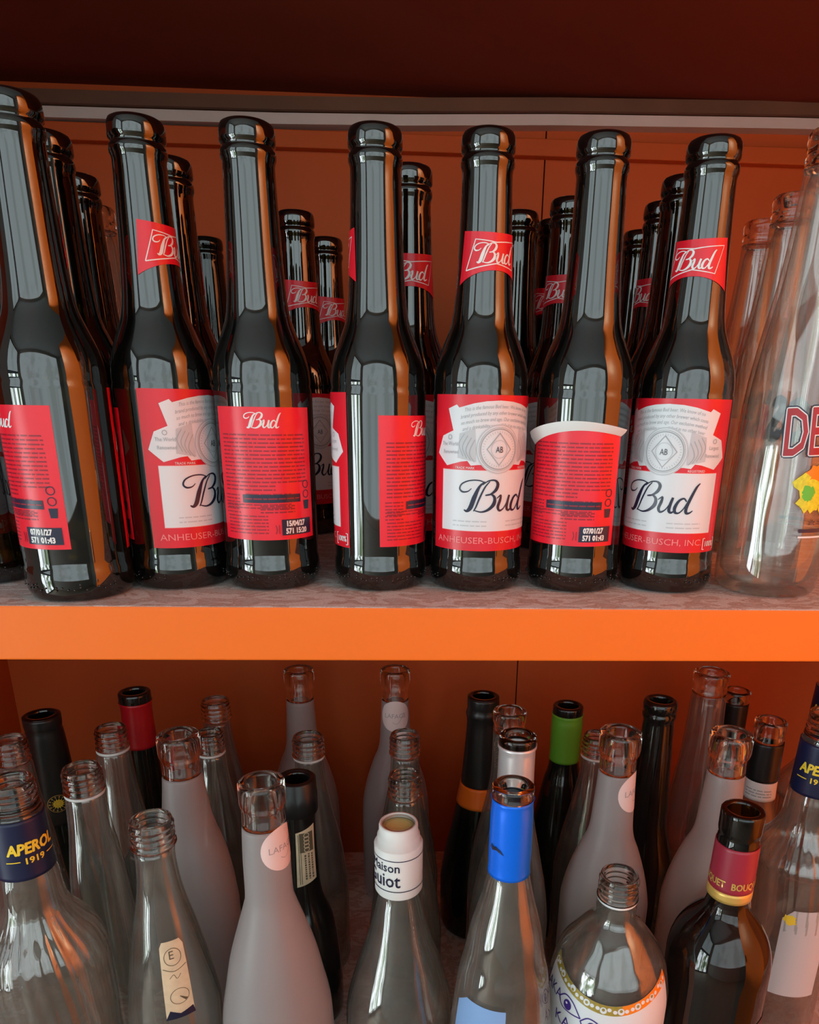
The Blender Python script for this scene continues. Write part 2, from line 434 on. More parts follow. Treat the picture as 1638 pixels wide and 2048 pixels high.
window('door_1', 'x', X0-.04, -1.75, -.41, .02, 1.45, emis('bright_garden_pane', (.85, .94, 1.0, 1), WIN_DOOR, (4.0, .5, .42, (.16, .22, .14, 1))), 3)

# ------------------------------------------------------------------ the orange shelf unit
ZS = 1.2425                      # top of the upper board
ZL = .80                         # top of the lower board
YW = .80                         # face of the back panel
XL, XR = -.463, .60
unit = thing('shelf_unit', 'orange painted wooden shelf unit filled with two rows of empty bottles', 'shelf', (0, .6, 0))
def upart(name, dims, m, bevel=0, label=None, parent=unit):
    x0, x1, y0, y1, z0, z1 = dims
    o = box(name, (x0, x1, y0-.6, y1-.6, z0, z1), m, parent, bevel)
    if label: o['label'] = label
    return o
def board(z0, z1, lab):
    bm = bmesh.new()
    add_box(bm, XL, XR, .3836-.6, YW-.6, z0, z1, 0, .0012)
    bmesh.ops.recalc_face_normals(bm, faces=bm.faces)
    for f in bm.faces:
        if f.normal.z > .9: f.material_index = 1
    o = obj('shelf_board', bm, [M_ORANGE, M_TOP], unit); o['label'] = lab; return o
board(1.2115, ZS, 'bright orange board edge with a dusty worn top')
board(ZL-.03, ZL, 'lower board carrying the mixed bottles')
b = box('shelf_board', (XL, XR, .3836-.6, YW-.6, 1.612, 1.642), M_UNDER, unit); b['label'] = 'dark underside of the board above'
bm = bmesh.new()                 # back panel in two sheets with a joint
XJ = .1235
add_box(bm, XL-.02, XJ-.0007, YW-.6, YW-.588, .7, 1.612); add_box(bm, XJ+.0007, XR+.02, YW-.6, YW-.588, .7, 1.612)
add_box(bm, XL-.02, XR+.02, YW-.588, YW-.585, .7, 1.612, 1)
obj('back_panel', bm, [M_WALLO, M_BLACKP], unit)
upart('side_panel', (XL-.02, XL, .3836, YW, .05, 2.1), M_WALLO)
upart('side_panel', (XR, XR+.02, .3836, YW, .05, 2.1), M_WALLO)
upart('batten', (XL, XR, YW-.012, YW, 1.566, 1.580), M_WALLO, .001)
# pale strip, a little bowed at the left end, and the brown rail over it
def strip(name, pts, th, dy, m):
    bm = bmesh.new(); prev = None
    for x, z in pts:
        q = [bm.verts.new((x, y-.6, zz)) for y, zz in ((YW-dy, z-th/2), (YW-dy, z+th/2), (YW, z+th/2), (YW, z-th/2))]
        if prev:
            for i in range(4): bm.faces.new((prev[i], prev[(i+1) % 4], q[(i+1) % 4], q[i]))
        else: bm.faces.new(q)
        prev = q
    bm.faces.new(prev); bmesh.ops.recalc_face_normals(bm, faces=bm.faces)
    return obj(name, bm, m, unit)
SP = [(XL, 1.583), (-.36, 1.5855), (-.25, 1.586), (-.124, 1.5868), (-.01, 1.5890), (.127, 1.5935), (.34, 1.5975), (XR, 1.600)]
strip('pale_strip', SP, .0085, .016, M_WHITE)
strip('rail', [(x, z+.010) for x, z in SP], .010, .022, M_BROWN)
# door standing open at the right of the unit
dr = thing('cabinet_door', 'orange cabinet door standing open beside the shelf unit', 'door', (XR+.045, .38, 0))
box('door_panel', (-.011, .011, -.55, 0, .1, 2.1), M_ORANGE, dr, .002)
box('door_handle', (-.05, -.011, -.50, -.485, 1.0, 1.12), M_SILVF, dr, .003)

# ------------------------------------------------------------------ small beer bottles of the upper shelf
BH = .2385
BUD = [(0, .0035), (.018, .0022), (.024, 0), (.0262, .0016), (.0277, .006), (.0280, .012), (.0276, .0170), (.0271, .0182), (.0272, .022)]
BUD += [(.0271, .08), (.0271, .1090), (.0272, .1115), (.0266, .1130), (.0268, .1150)]
BUD += cr([(.0268, .1150), (.0264, .1215), (.0246, .1295), (.0213, .1381), (.0180, .1465), (.0165, .1540), (.0156, .1633), (.0146, .1800), (.0139, .1990), (.0134, .2150), (.0133, .2195)], .0025)[1:]
BUD += [(.0136, .2215), (.0141, .2225), (.0143, .2240), (.0141, .2260), (.0134, .2268), (.0131, .2275), (.0134, .2284), (.0141, .2292), (.0143, .2310), (.0142, .2340), (.0139, .2362), (.0131, .2378), (.0118, .2385), (.0104, .2383), (.0095, .2370), (.0093, .23)]
def inner(prof_outer, wall, ztop, zbot=.006):
    """bore running down inside the bottle"""
    pts = []
    seq = [p for p in reversed(prof_outer) if zbot+wall < p[1] < ztop]
    last = None
    for r, z in seq:
        q = max(.004, r-wall)
        if last is None or abs(last[1]-z) > .002: pts.append((q, z)); last = (q, z)
    pts.append((pts[-1][0]*.8, zbot)); pts.append((0, zbot+.003)); return pts
BUD_FULL = BUD + [(.0093, .20), (.0105, .17), (.0125, .155)]

def bud_front():
    a = Art(); R, W, K = M_RED, M_LWHITE, .001
    a.rect(-.0418, .0418, -.0427, .0427, R, 0)
    q = lambda u, v: (u*K, (v-42.7)*K)
    def P(pts, m, l): a.poly([q(*p) for p in pts], m, l)
    P([(-34.3, 11.3), (34.3, 11.3), (34.3, 45.7), (-34.3, 45.7)], M_LRED, 1)
    P([(-34, 11.6), (34, 11.6), (34, 45.4), (-34, 45.4)], W, 2)
    left = [(-12, 48.5), (-16, 48), (-18, 50.5), (-22, 50), (-31, 47.5), (-38.5, 54), (-34.5, 63.5), (-27, 66.5), (-30.5, 78), (-25, 80.2), (-23.5, 78.6)]
    arch = [(-15, 80.9), (-8, 82.1), (0, 82.6), (8, 82.1), (15, 80.9)]
    P(left+arch+[(-x, y) for x, y in reversed(left)], W, 2)
    for s in (-1, 1):   # shaded scroll work beside the seal
        P([(s*13, 50), (s*24, 52), (s*23, 65), (s*14, 68)][::s], M_LLGREY, 3)
        for i in range(4):
            a.stroke([q(s*(14+i*2.2), 50+i), q(s*(17+i*2), 55+i*1.5), q(s*(14+i*2), 62+i)], .0004, M_LGREY, 4)
    rr = random.Random(3)
    arcv = -.0075/1000*1000/1000/1e-3*.0012  # gentle bow of the banner lines
    lines = ['This is the famous Bud beer. We know of no', 'brand produced by any other brewer which costs', 'so much to brew and age. Our exclusive method', 'and a drinkability you will find in no other beer']
    for i, s in enumerate(lines):
        a.text(s, 0, (78.6-i*3.3-42.7)*K, .0028, M_LGREY, 3, shear=.2, sx=.80, arc=-5.2)
    # the seal
    a.disc(0, (57-42.7)*K, .0133, .0133, M_LLGREY, 4); a.disc(0, (57-42.7)*K, .0125, .0125, W, 5)
    a.ringp(0, (57-42.7)*K, .0108, .0007, M_LGREY, 6); a.ringp(0, (57-42.7)*K, .0117, .0003, M_LGREY, 6)
    for k in range(40):
        t = 2*math.pi*k/40; c, s = math.cos(t), math.sin(t)
        a.stroke([(.0087*c, (57-42.7)*K+.0087*s), (.0098*c, (57-42.7)*K+.0098*s)], .0004, M_LLGREY, 6, smooth=False)
    dy = (57-42.7)*K
    a.stroke([(0, dy+.0086), (.0072, dy), (0, dy-.0086), (-.0072, dy), (0, dy+.0086)], .0006, M_LGREY, 7, smooth=False)
    a.ringp(0, dy, .0048, .0004, M_LLGREY, 7)
    a.text('AB', 0, dy-.0018, .0048, M_NAVY, 8, sx=.75)
    for s, t in ((-1, 'The World'), (1, 'Largest')):
        a.text(t, s*.029, (58.5-42.7)*K, .0030, M_LGREY, 4, sx=.8); a.text('Renowned', s*.0285, (54.2-42.7)*K, .0030, M_LGREY, 4, sx=.8)
        a.ringp(s*.029, (63-42.7)*K, .0012, .0004, M_LGREY, 4, 14)
    a.text('TRADE MARK', -.0195, (46.1-42.7)*K, .0019, M_DUSTW, 3); a.text('REGISTERED', .0195, (46.1-42.7)*K, .0019, M_DUSTW, 3)
    a.bud(0, (31.5-42.7)*K, .0172, M_NAVY, 4)
    for s in (-1, 1):
        for i in range(2): a.words(s*.016-.010, s*.016+.010, (17-i*2.5-42.7)*K, .0012, M_LLGREY, 3, rr)
    a.text('ANHEUSER-BUSCH, INC.', -.004, (4.3-42.7)*K, .0052, M_LRED, 2, sx=1.18)
    a.stroke([(.0315, -.0345), (.0300, -.0345), (.0300, -.0410), (.0315, -.0410)], .0006, M_DUSTW, 3, smooth=False)
    a.stroke([(.0390, -.0345), (.0405, -.0345), (.0405, -.0410), (.0390, -.0410)], .0006, M_DUSTW, 3, smooth=False)
    a.text('100%', .0353, -.0392, .0045, M_DUSTW, 3, sx=.85, fat=.0001)
    return a
def bud_back(date, torn=False):
    a = Art(); rr = random.Random(5); H = .036
    top = H if not torn else .0270
    if torn:
        a.poly([(-.0303, -H), (.0303, -H), (.0303, .0285), (.018, .0300), (.004, .0305), (-.010, .0300), (-.0185, .0265), (-.0303, .0235)], M_BRED, 0)
    else: a.rect(-.0303, .0303, -H, H, M_BRED, 0)
    if not torn:
        a.bud(0, .0292, .0078, M_DUSTW, 1, 1.35)
    for i in range(15):
        y = .0215-i*.0021
        if torn and y > .024: continue
        a.words(-.026, .025 if i < 13 else .005, y, .0013, M_DRED, 1, rr)
    for i in range(4): a.words(-.026, .014, -.0125-i*.0018, .0011, M_DRED, 1, rr) if i > 1 else a.words(-.012, .014, -.0105-i*.0018, .0016, M_DRED, 1, rr)
    a.rect(-.014, .020, -.0150, -.0105, M_NAVY, 2)
    a.words(-.013, .019, -.0128, .0012, M_DRED, 3, rr)
    for i in range(6): a.words(-.027, -.016, -.0110-i*.0019, .0011, M_DRED, 1, rr)
    a.ringp(.0245, -.0055, .0021, .0005, M_NAVY, 2, 16); a.ringp(.0245, -.0110, .0021, .0005, M_NAVY, 2, 16)
    a.poly([(.0222, -.0145), (.0268, -.0145), (.0262, -.0195), (.0228, -.0195)], M_NAVY, 2)
    for i in range(3): a.words(-.004, .016, -.0170-i*.0017, .0013, M_DRED, 1, rr)
    for i in range(6): a.words(-.026, .000, -.0225-i*.0019, .0011, M_DRED, 1, rr)
    a.rect(.0075, .0272, -.0335, -.0245, M_NAVY, 2)
    a.text(date[0], .0160, -.0283, .0042, M_DUSTW, 3, fat=.0002, sx=.82); a.text(date[1], .0165, -.0325, .0042, M_DUSTW, 3, fat=.0002, sx=.82)
    a.stroke([(.0040, -.0325), (.0046, -.0300), (.0040, -.0275)], .0005, M_DRED, 2); a.stroke([(.0060, -.0325), (.0060, -.0275)], .0005, M_DRED, 2)
    return a
def bud_neck():
    a = Art(); n = 16; U = .0205
    fh = lambda t: .0092+.0040*t*t
    topy = [(U*t*(.93), .0088+.0012*t*t+.0006) for t in [-1+2*k/n for k in range(n+1)]]
    boty = [(U*t*1.02, -.0092-.0068*t*t+.0008) for t in [-1+2*k/n for k in range(n+1)]]
    for k in range(n):
        a.poly([boty[k], boty[k+1], topy[k+1], topy[k]], M_RED, 0)
    w = .00055
    fr = [(-.0165, -.0085), (-.0115, .0062), (.0, .0048), (.0165, .0066), (.0120, -.0072), (.0, -.0052), (-.0165, -.0085)]
    a.stroke(fr, w, M_DUSTW, 1, smooth=False)
    a.bud(-.0002, -.0003, .0092, M_DUSTW, 2, 1.25)
    return a

def make_beer(label, loc, rz, date, torn=False, group='small dark beer bottles on the upper shelf'):
    t = thing('beer_bottle', label, 'bottle', loc, rz, group)
    if 'body' not in _mesh:
        bmx = lathe(BUD_FULL, 72)
        o = obj('glass_body', bmx, G_BEER, t, smooth=True); _mesh['body'] = o.data
        bmd = bmesh.new()
        for k in range(46):
            if k % 7 == 6: continue
            aa = k*.11; zz = .0078+.0008*math.sin(k*2.3)
            for j in range(rnd.choice((1, 2))):
                c = Vector((.0282*math.sin(aa), -.0282*math.cos(aa), zz+j*.0016))
                bmesh.ops.create_icosphere(bmd, subdivisions=1, radius=.00055, matrix=Matrix.Translation(c))
        o = obj('embossed_mark', bmd, G_BEER, t, smooth=True); _mesh['emb'] = o.data
        o = bud_front().wrap('front_label', BUD, .06795, t, rref=.0278, ang=0); _mesh['front'] = o.data
        o = bud_neck().wrap('neck_label', BUD, .1812, t, rref=.0148, vstep=.004, step=.0018); _mesh['neck'] = o.data
    else:
        link('glass_body', _mesh['body'], t); link('embossed_mark', _mesh['emb'], t)
        link('front_label', _mesh['front'], t); link('neck_label', _mesh['neck'], t)
    key = ('back', date, torn)
    if key not in _mesh:
        o = bud_back(date, torn).wrap('back_label', BUD, .0645, t, rref=.0278, ang=math.pi); _mesh[key] = o.data
    else: link('back_label', _mesh[key], t)
    if torn:
        # upper edge of the back label peeled off the glass and curling forward
        bm = bmesh.new(); n = 28; rows = []
        for k in range(n+1):
            f = k/n; ang = math.pi+D(-62+124*f)
            zt = .0645+.0285+.0035*math.sin(math.pi*f)-.006*(1-f)**3
            hh = .0068*(.55+.45*(1-f))
            row = []
            for j, (dr_, dz) in enumerate(((.0004, 0), (.0022, hh*.55), (.0030, hh))):
                r = .0273+dr_*(1+.4*math.cos(2*math.pi*f)); row.append(bm.verts.new((r*math.sin(ang), -r*math.cos(ang), zt-.003+dz)))
            rows.append(row)
        for k in range(n):
            for j in range(2): bm.faces.new((rows[k][j], rows[k+1][j], rows[k+1][j+1], rows[k][j+1]))
        o = obj('peeled_edge', bm, M_PLAST, t, smooth=True); o['label'] = 'white torn edge of the back label'
    return t
_mesh = {}
def faz(x, y): return -math.atan2(x, y)      # direction that faces the camera
dts = (('15/04/27', '571 15:20'), ('07/01/27', '571 01:43'))
# (pixel x, y of the top), distance, label angle, date, torn, label
front_row = [
 (15, 190, .4150, 112, 1, 0, 'leftmost dark beer bottle, nearest the shelf edge, red back label half out of frame'),
 (270, 241, .4434, 56, 0, 0, 'dark beer bottle with red flag-shaped neck label turned right, second in front row'),
 (493, 255, .4434, -183, 0, 0, 'dark beer bottle facing backwards with red back label dated 15/04/27'),
 (750, 255, .4434, -118, 0, 0, 'dark beer bottle with bare glass between its two red labels, middle of front row'),
 (978, 263, .4434, 24, 0, 0, 'dark beer bottle with red neck label and white front label cut off by its neighbour'),
 (1210, 265, .4434, -190, 1, 1, 'dark beer bottle whose torn red back label curls white at the top'),
 (1430, 289, .4434, -16, 0, 0, 'rightmost dark beer bottle of the front row, whole script name on white label'),
]
def top_pos(x, y, Y): p = at(x, y, Y); return p
for (x, y, Y, rot, dt, torn, lab) in front_row:
    p = at(x, y, Y)
    t = make_beer(lab, (p.x, Y, ZS), D(rot)+faz(p.x, Y), dts[dt], bool(torn))
    for c in t.children:
        if x in (15, 750) and c.name.startswith(('front_label', 'neck_label')): c.rotation_euler.z = D(42 if x == 15 else -8)
        if c.name.startswith('back_label'): c.location.z = {493: .0018, 750: -.0014, 15: .001}.get(x, 0)
rear = [
 (85, 268, .470, -75, 'dark beer bottle squeezed behind the leftmost one, sliver of red label showing'),
 (150, 352, .550, 160, 'second dark beer bottle back in the left file, behind the leftmost pair'),
 (333, 318, .509, 150, 'dark beer bottle right behind the flag-necked bottle, only its bare neck showing'),
 (590, 425, .630, 25, 'shaded beer bottle with dim red neck label at left in the left centre gap'),
 (652, 478, .722, 30, 'farthest shaded beer bottle with dim red neck label in the left centre gap'),
 (818, 335, .508, 5, 'dark beer bottle right behind the middle front one, end of red neck label visible'),
 (1040, 425, .609, 170, 'dark beer bottle hidden behind the one with the cut off front label'),
 (1143, 400, .569, -20, 'first of the dark bottles stepping back left of the torn label bottle'),
 (1112, 442, .632, -10, 'middle of the dark bottles stepping back left of the torn label bottle'),
 (1083, 471, .690, 0, 'last and farthest of the dark bottles stepping back left of the torn label bottle'),
 (1372, 357, .511, 140, 'dark beer bottle half hidden at left of the rightmost one'),
 (1331, 408, .572, -45, 'dark beer bottle with dim red neck label in the gap before the rightmost one'),
 (1283, 463, .660, 150, 'dark beer bottle deep behind the torn label bottle'),
 (1262, 481, .728, 100, 'farthest dark bottle behind the torn label bottle, barely showing'),
]
for (x, y, Y, rot, lab) in rear:
    p = at(x, y, Y)
    make_beer(lab, (p.x, Y, ZS), D(rot)+faz(p.x, Y), dts[0], False)

make_beer('dark bottle glimpsed at the left photo edge beside the leftmost dark bottle', (-.2600, .4500, ZS), D(160), dts[0])

# green bottle and clear beer bottles
def rest_profile(tab, H, B, lip):
    """lip: list of (r, drop) from the mouth down; tab: (r, drop) from neck to body"""
    low = [(B, H-.012), (B*.985, H-.005), (B*.93, H-.0015), (B*.85, H), (B*.4, H-.002), (0, H-.006)]
    body = cr(lip[-1:]+tab+([(B, min(H-.03, tab[-1][1]+.03))] if tab[-1][1] < H-.06 else []), .004)
    body = [(min(r, B*1.0) if d > tab[-1][1]*.7 else r, d) for r, d in body if d < H-.013]
    pr = lip[:-1]+body+low
    return [(r, H-d) for r, d in reversed(pr)]   # from the base centre up to the mouth
def lip_wine(r, bore=None, h=.006):
    b_ = bore or r*.66
    return [(b_, .022), (b_, .004), (b_*1.03, .0012), (b_*1.12, 0), (r*.93, 0), (r*.99, .0010), (r, .003), (r, h*1.6), (r*.98, h*1.9), (r*.93, h*2.1)]
def lip_chunky(r):
    b_ = r*.62
    return [(b_, .035), (b_, .005), (b_*1.04, .0015), (b_*1.14, 0), (r*.92, 0), (r*.985, .0012), (r, .004), (r, .015), (r*.97, .018), (r*.90, .020)]
def lip_screw(r, n=3):
    b_ = r*.74
    l = [(b_, .03), (b_, .004), (b_*1.03, .001), (b_*1.08, 0), (r*.90, 0), (r*.93, .0012)]
    d = .0025
    for k in range(n):
        l += [(r*.93, d), (r*.99, d+.0010), (r*1.0, d+.0018), (r*.94, d+.0028)]; d += .0042
    l += [(r*.93, d+.001), (r*1.02, d+.0018), (r*1.03, d+.0032), (r*.93, d+.0045)]
    return l
def lip_beer(r):
    return [(r*.64, .02), (r*.66, .002), (r*.74, 0), (r*.90, .0005), (r*.98, .0022), (r, .005), (r*.99, .0090), (r*.93, .0100), (r*.94, .0115), (r*.985, .0125), (r*.985, .0150), (r*.94, .017)]

def bottle(kind, label, X, Y, zt, zbase, lip, tab, B, gmat, group=None, seg=56, mod=None, clear_inner=0, rot=0, top_mat=None, top_drop=.02, mouth=0):
    H = zt-zbase
    t = thing(kind, label, 'bottle', (X, Y, zbase), faz(X, Y)+D(rot), group)
    pr = rest_profile(tab, H, B, lip)
    full = pr
    if clear_inner:
        out = [p for p in pr if p[1] < H-.03]
        full = pr+inner(out, clear_inner, H-.035)[0:]
    matf = None; mats = [gmat]
    if top_mat:
        mats = [gmat, top_mat]; zc = H-top_drop
        matf = lambda i: 1 if min(full[i][1], full[min(i+1, len(full)-1)][1]) > zc-1e-6 else 0
    if mouth:
        # the thick mouth is a solid ring of glass, the thin wall carries on below it
        zc = H-mouth
        o_ = [p for p in pr]
        k0 = max(range(len(o_)), key=lambda i: o_[i][1])          # highest point of the lip
        outer = [p for p in o_[:k0+1] if p[1] > zc]; rr_ = rad_at(o_[:k0+1], zc); bore = o_[-1][0]
        tail = [p for p in o_[k0+1:] if p[1] > zc+.002]
        ringp_ = [(rr_, zc)]+outer+tail+[(bore, zc+.001), (bore*1.05, zc), (rr_, zc)]
        obj('mouth', lathe(ringp_, seg), G_MOUTH, t, smooth=True)
        low = [p for p in o_[:k0+1] if p[1] < zc]+[(rr_*.995, zc-.0002)]
        full = low+[(bore*1.05, zc-.0003)]
        if clear_inner: full += inner([p for p in low if p[1] < zc-.006], clear_inner, zc-.004)
        matf = None; mats = [gmat]
        if top_mat: matf = None
    bmx = lathe(full, seg, mod, matf)
    bmesh.ops.recalc_face_normals(bmx, faces=bmx.faces)
    obj('glass_body', bmx, mats, t, smooth=True)
    return t, pr, H
def sleeve(name, t, pr, z0, z1, m, off=.0006, bulge=0, cap=False, seg=48):
    pts = [(rad_at(pr, z0)+off*.2, z0)]
    n = max(3, int((z1-z0)/.0025))
    for k in range(n+1):
        z = z0+(z1-z0)*k/n; pts.append((rad_at(pr, z)+off, z))
    pts.append((rad_at(pr, z1)+off*.2, z1))
    return obj(name, lathe(pts, seg), m, t, smooth=True)
def ring(name, t, pr, z, w_, th, m):
    r = rad_at(pr, z)
    pts = [(r*.97, z-w_), (r+th*.7, z-w_), (r+th, z-w_*.6), (r+th, z+w_*.6), (r+th*.7, z+w_), (r*.97, z+w_)]
    return obj(name, lathe(pts, 48), m, t, smooth=True)

G_U = 'clear and green bottles among the dark beer bottles'
DESP = [(.0142, .0174), (.0140, .022), (.0147, .0331), (.0178, .0683), (.024, .1057), (.0271, .132), (.0290, .1737), (.0300, .2183)]
def desp(x, y, Y, lab, art=False, g=G_CLEAR):
    p = at(x, y, Y)
    return bottle('beer_bottle', lab, p.x, Y, 1.486, ZS, lip_beer(.0143), DESP, .0300, g, G_U, clear_inner=.0025, mouth=.0180)
p = at(412, 476, .735)
bottle('beer_bottle', 'green glass beer bottle at the back between the second and third front bottles', p.x, .735, 1.481, ZS, lip_beer(.0141), [(.0135, .02), (.0145, .05), (.0158, .075), (.0178, .092), (.024, .11), (.0272, .125)], .0275, G_GREEN, G_U)
desp(188, 408, .655, 'clear glass bottle neck glimpsed at the far left behind dark bottles')
desp(1526, 458, .635, 'clear glass bottle deep in the shelf right of the rightmost dark bottle')
desp(1590, 405, .560, 'clear glass bottle just behind the big clear one at the right edge')
t, pr, H = desp(1682, 240, .436, 'big clear glass beer bottle with red lettering, cut by the right edge of the photo')
a = Art()
for k, (m, ft) in enumerate(((M_NAVY, .0016), (M_DUSTW, .0009))): a.text('DESPERADOS', .0, 0, .036, m, 3+k, sx=.50, fat=ft, rot=.06)
a.text('DESPERADOS', .0, 0, .036, M_REDF, 5, sx=.50, fat=.0003, rot=.06)
rr = random.Random(11)
def splash(a, cx, cy, rx, ry, m, lay, n=30):
    a.poly([(cx+rx*math.cos(2*math.pi*k/n)*rr.uniform(.62, 1.1), cy+ry*math.sin(2*math.pi*k/n)*rr.uniform(.62, 1.1)) for k in range(n)], m, lay)
splash(a, -.020, .036, .014, .010, M_GREENP, 1); splash(a, -.012, .032, .010, .008, M_ORP, 1.2)
for cx, cy in ((-.034, -.020), (-.020, -.024), (-.004, -.020), (.014, -.022)):
    splash(a, cx, cy, .011, .014, M_YELSP, 1); splash(a, cx+.003, cy+.008, .008, .005, M_ORP, 1.4); splash(a, cx-.002, cy-.003, .004, .005, M_GREENP, 1.6)
a.rect(-.038, .038, -.0455, -.0435, M_NAVY, 2); a.text('alc. 5.9% vol', -.022, -.041, .0045, M_NAVY, 2); a.rect(-.038, .038, -.0485, -.0475, M_DUSTW, 2)
a.wrap('printed_label', pr, .085, t, vstep=.006, rref=.0295, ang=D(101))

# ------------------------------------------------------------------ mixed bottles of the lower shelf
RB = {}
G_L = 'mixed empty bottles on the lower shelf'
def lo(kind, label, x, X, Y, zt, Yt, lip, tab, B, g, **kw):
    s = Y/Yt                                  # profile measured at distance Yt
    tab = [(r*s, d*s) for r, d in tab]; lip = [(r*s, d*s) for r, d in lip]
    return bottle(kind, label, X, Y, zt, ZL, lip, tab, B, g, group=kw.pop('group', None), **kw)

# --- clear bottles
T_SCREW = [(.0126, .0250), (.0126, .0314), (.0138, .0472), (.0163, .0634), (.0207, .0842), (.0248, .1055), (.0284, .1275), (.0317, .1501), (.0335, .1686)]
T_CONE = [(.0131, .0249), (.0147, .0461), (.0202, .0787), (.0269, .1124), (.0320, .1531)]
T_SLIM = [(.0139, .0230), (.0153, .0494), (.0178, .0718), (.0204, .0948), (.0242, .1428)]
G_S = 'clear screw-neck bottles on the lower shelf'
def screw(lab, X, Y, zt, Yt, tab, B, r=.0142, white=True, **kw):
    t, pr, H = lo('glass_bottle', lab, 0, X, Y, zt, Yt, lip_screw(r), tab, B, G_CLEAR, group=G_S, clear_inner=.0022, mouth=.0200*Y/Yt, **kw)
    s = Y/Yt
    if white: ring('tamper_ring', t, pr, H-.0205*s, .0011, .0008, M_PLAST)['label'] = 'thin white plastic ring'
    return t, pr, H
screw('clear screw-neck bottle at the left edge, behind the navy-collared one', -.3264, .545, 1.0853, .545, T_SLIM, .030, .0134, False)
screw('clear screw-neck bottle with white ring beside the gold-stickered black bottle', -.2483, .495, 1.0861, .491, T_SLIM, .026)
screw('clear screw-neck bottle with white ring just left of the red-capsuled bottle', -.2634, .586, 1.0763, .586, T_SLIM, .027, .0135)
t7 = screw('near clear screw-neck bottle with a cream paper label low on its neck', -.1819, .445, 1.0726, .417, T_SCREW, .034, .0143, False)
screw('farthest clear screw-neck bottle behind the tall left frosted one', -.1992, .683, 1.0612, .655, T_CONE, .028, .0140, False)
screw('clear screw-neck bottle with white ring right behind the left frosted bottle', -.1914, .628, 1.0521, .618, T_CONE, .027, .0130)
screw('clear screw-neck bottle with white ring in front of the tall frosted one at the back', -.0970, .613, 1.0546, .614, T_CONE, .033, .0150)
screw('clear screw-neck bottle below the round-labelled one at the back', -.0073, .608, 1.0589, .600, T_CONE, .032, .0142, False)
screw('clear screw-neck bottle right behind the white plastic collar', -.0065, .541, 1.0540, .536, T_CONE, .033, .0143, False)
screw('clear screw-neck bottle mostly hidden behind the frosted bottle right of the green capsule', .1699, .599, 1.0619, .600, T_CONE, .031, .0138)
t, pr, H = t7
a = Art(); a.poly([(-.0085, -.030), (.0085, -.030), (.0100, .0255), (.0075, .0300), (-.0075, .0300), (-.0095, .026)], M_CREAM, 0)
a.ringp(0, .018, .0065, .0005, M_CREAMD, 1, 24); a.text('E', -.001, .0165, .009, M_CREAMD, 1); a.stroke([(-.008, .010), (0, .007), (.009, .010)], .0005, M_CREAMD, 1)
a.text('vino', -.001, .000, .0055, M_CREAMD, 1, shear=.4) if False else a.stroke([(-.004, .002), (-.001, .0045), (.001, .001), (.004, .004)], .0004, M_CREAMD, 1)
a.ringp(.001, -.013, .0060, .0004, M_CREAMD, 1, 22); a.stroke([(.001, -.013), (.005, -.017)], [.0005, .002], M_CREAMD, 1)
a.poly([(-.009, -.030), (.009, -.030), (.008, -.024), (0, -.0265), (-.006, -.023)], M_NAVY, 1)
a.wrap('paper_label', pr, H-.118, t, vstep=.004, ang=D(5))['label'] = 'cream printed paper strip'

G_C = 'clear wine bottles on the lower shelf'
T_BLUE = [(.0147, .0231), (.015, .0546), (.0150, .0700), (.0187, .0896), (.0267, .1216), (.0309, .1451), (.0357, .1694), (.040, .2100)]
t, pr, H = lo('wine_bottle', 'clear wine bottle with a bright blue foil capsule, front centre', 0, .0677, .428, 1.1077, .450, lip_wine(.0150), T_BLUE, .0400, G_CLEAR, group=G_C, clear_inner=.0022, mouth=.0100)
s = .428/.45
sleeve('foil_capsule', t, pr, H-.0715*s, H-.0095*s, M_BLUEF)['label'] = 'bright blue metallic foil'
a = Art(); a.poly([(-.0055, .001), (-.0045, .0038), (-.0025, .0022), (-.0005, .0030), (.0030, .0014), (.0058, -.0020), (.0030, -.0008), (.0, .0004), (-.0035, -.0010)], M_NAVY, 1)
a.wrap('capsule_mark', pr, H-.0475*s, t, off=.0009, ang=D(-38))
a = Art(); a.poly([(-.022, -.030), (.022, -.030), (.022, .030), (-.012, .030), (-.022, .022)], M_LBLUE, 0)
a.wrap('paper_label', pr, H-.192, t, vstep=.005, ang=D(-28))['label'] = 'pale blue label'
t, pr, H = lo('wine_bottle', 'clear wine bottle with a shiny silver foil capsule right behind the blue one', 0, .0840, .523, 1.0987, .523, lip_wine(.0152), [(.0143, .0250), (.0143, .0315), (.0153, .0593), (.018, .080), (.024, .11), (.031, .145)], .0345, G_CLEAR, group=G_C, clear_inner=.0022, mouth=.0200)
sleeve('foil_capsule', t, pr, H-.062, H-.0075, M_SILVF)['label'] = 'silver metallic foil'
lo('wine_bottle', 'bare clear bottle mouth between the black champagne bottle and silver capsule', 0, .0873, .596, 1.0881, .600, lip_wine(.0152), [(.0145, .025), (.0150, .06), (.018, .085), (.025, .12), (.031, .155)], .0335, G_CLEAR, group=G_C, clear_inner=.0022, mouth=.0200)
lo('wine_bottle', 'tall bare clear bottle rising highest, near the dark capped one at the right', 0, .2921, .651, 1.1050, .602, [(r, d) for r, d in lip_wine(.0158)], [(.0156, .0279), (.0179, .0788), (.0241, .1324), (.0300, .18)], .0320, G_CLEAR, group=G_C, clear_inner=.0022, mouth=.0220)
t, pr, H = lo('wine_bottle', 'clear bottle with dark collar at the back wall right of the tallest clear bottle', 0, .3410, .693, 1.0682, .693, lip_wine(.0136), [(.0128, .02), (.0135, .06), (.018, .09), (.026, .13)], .0310, G_CLEAR, group=G_C, clear_inner=.0022, mouth=.0150)
sleeve('collar', t, pr, H-.062, H-.0125, M_BLACKP)
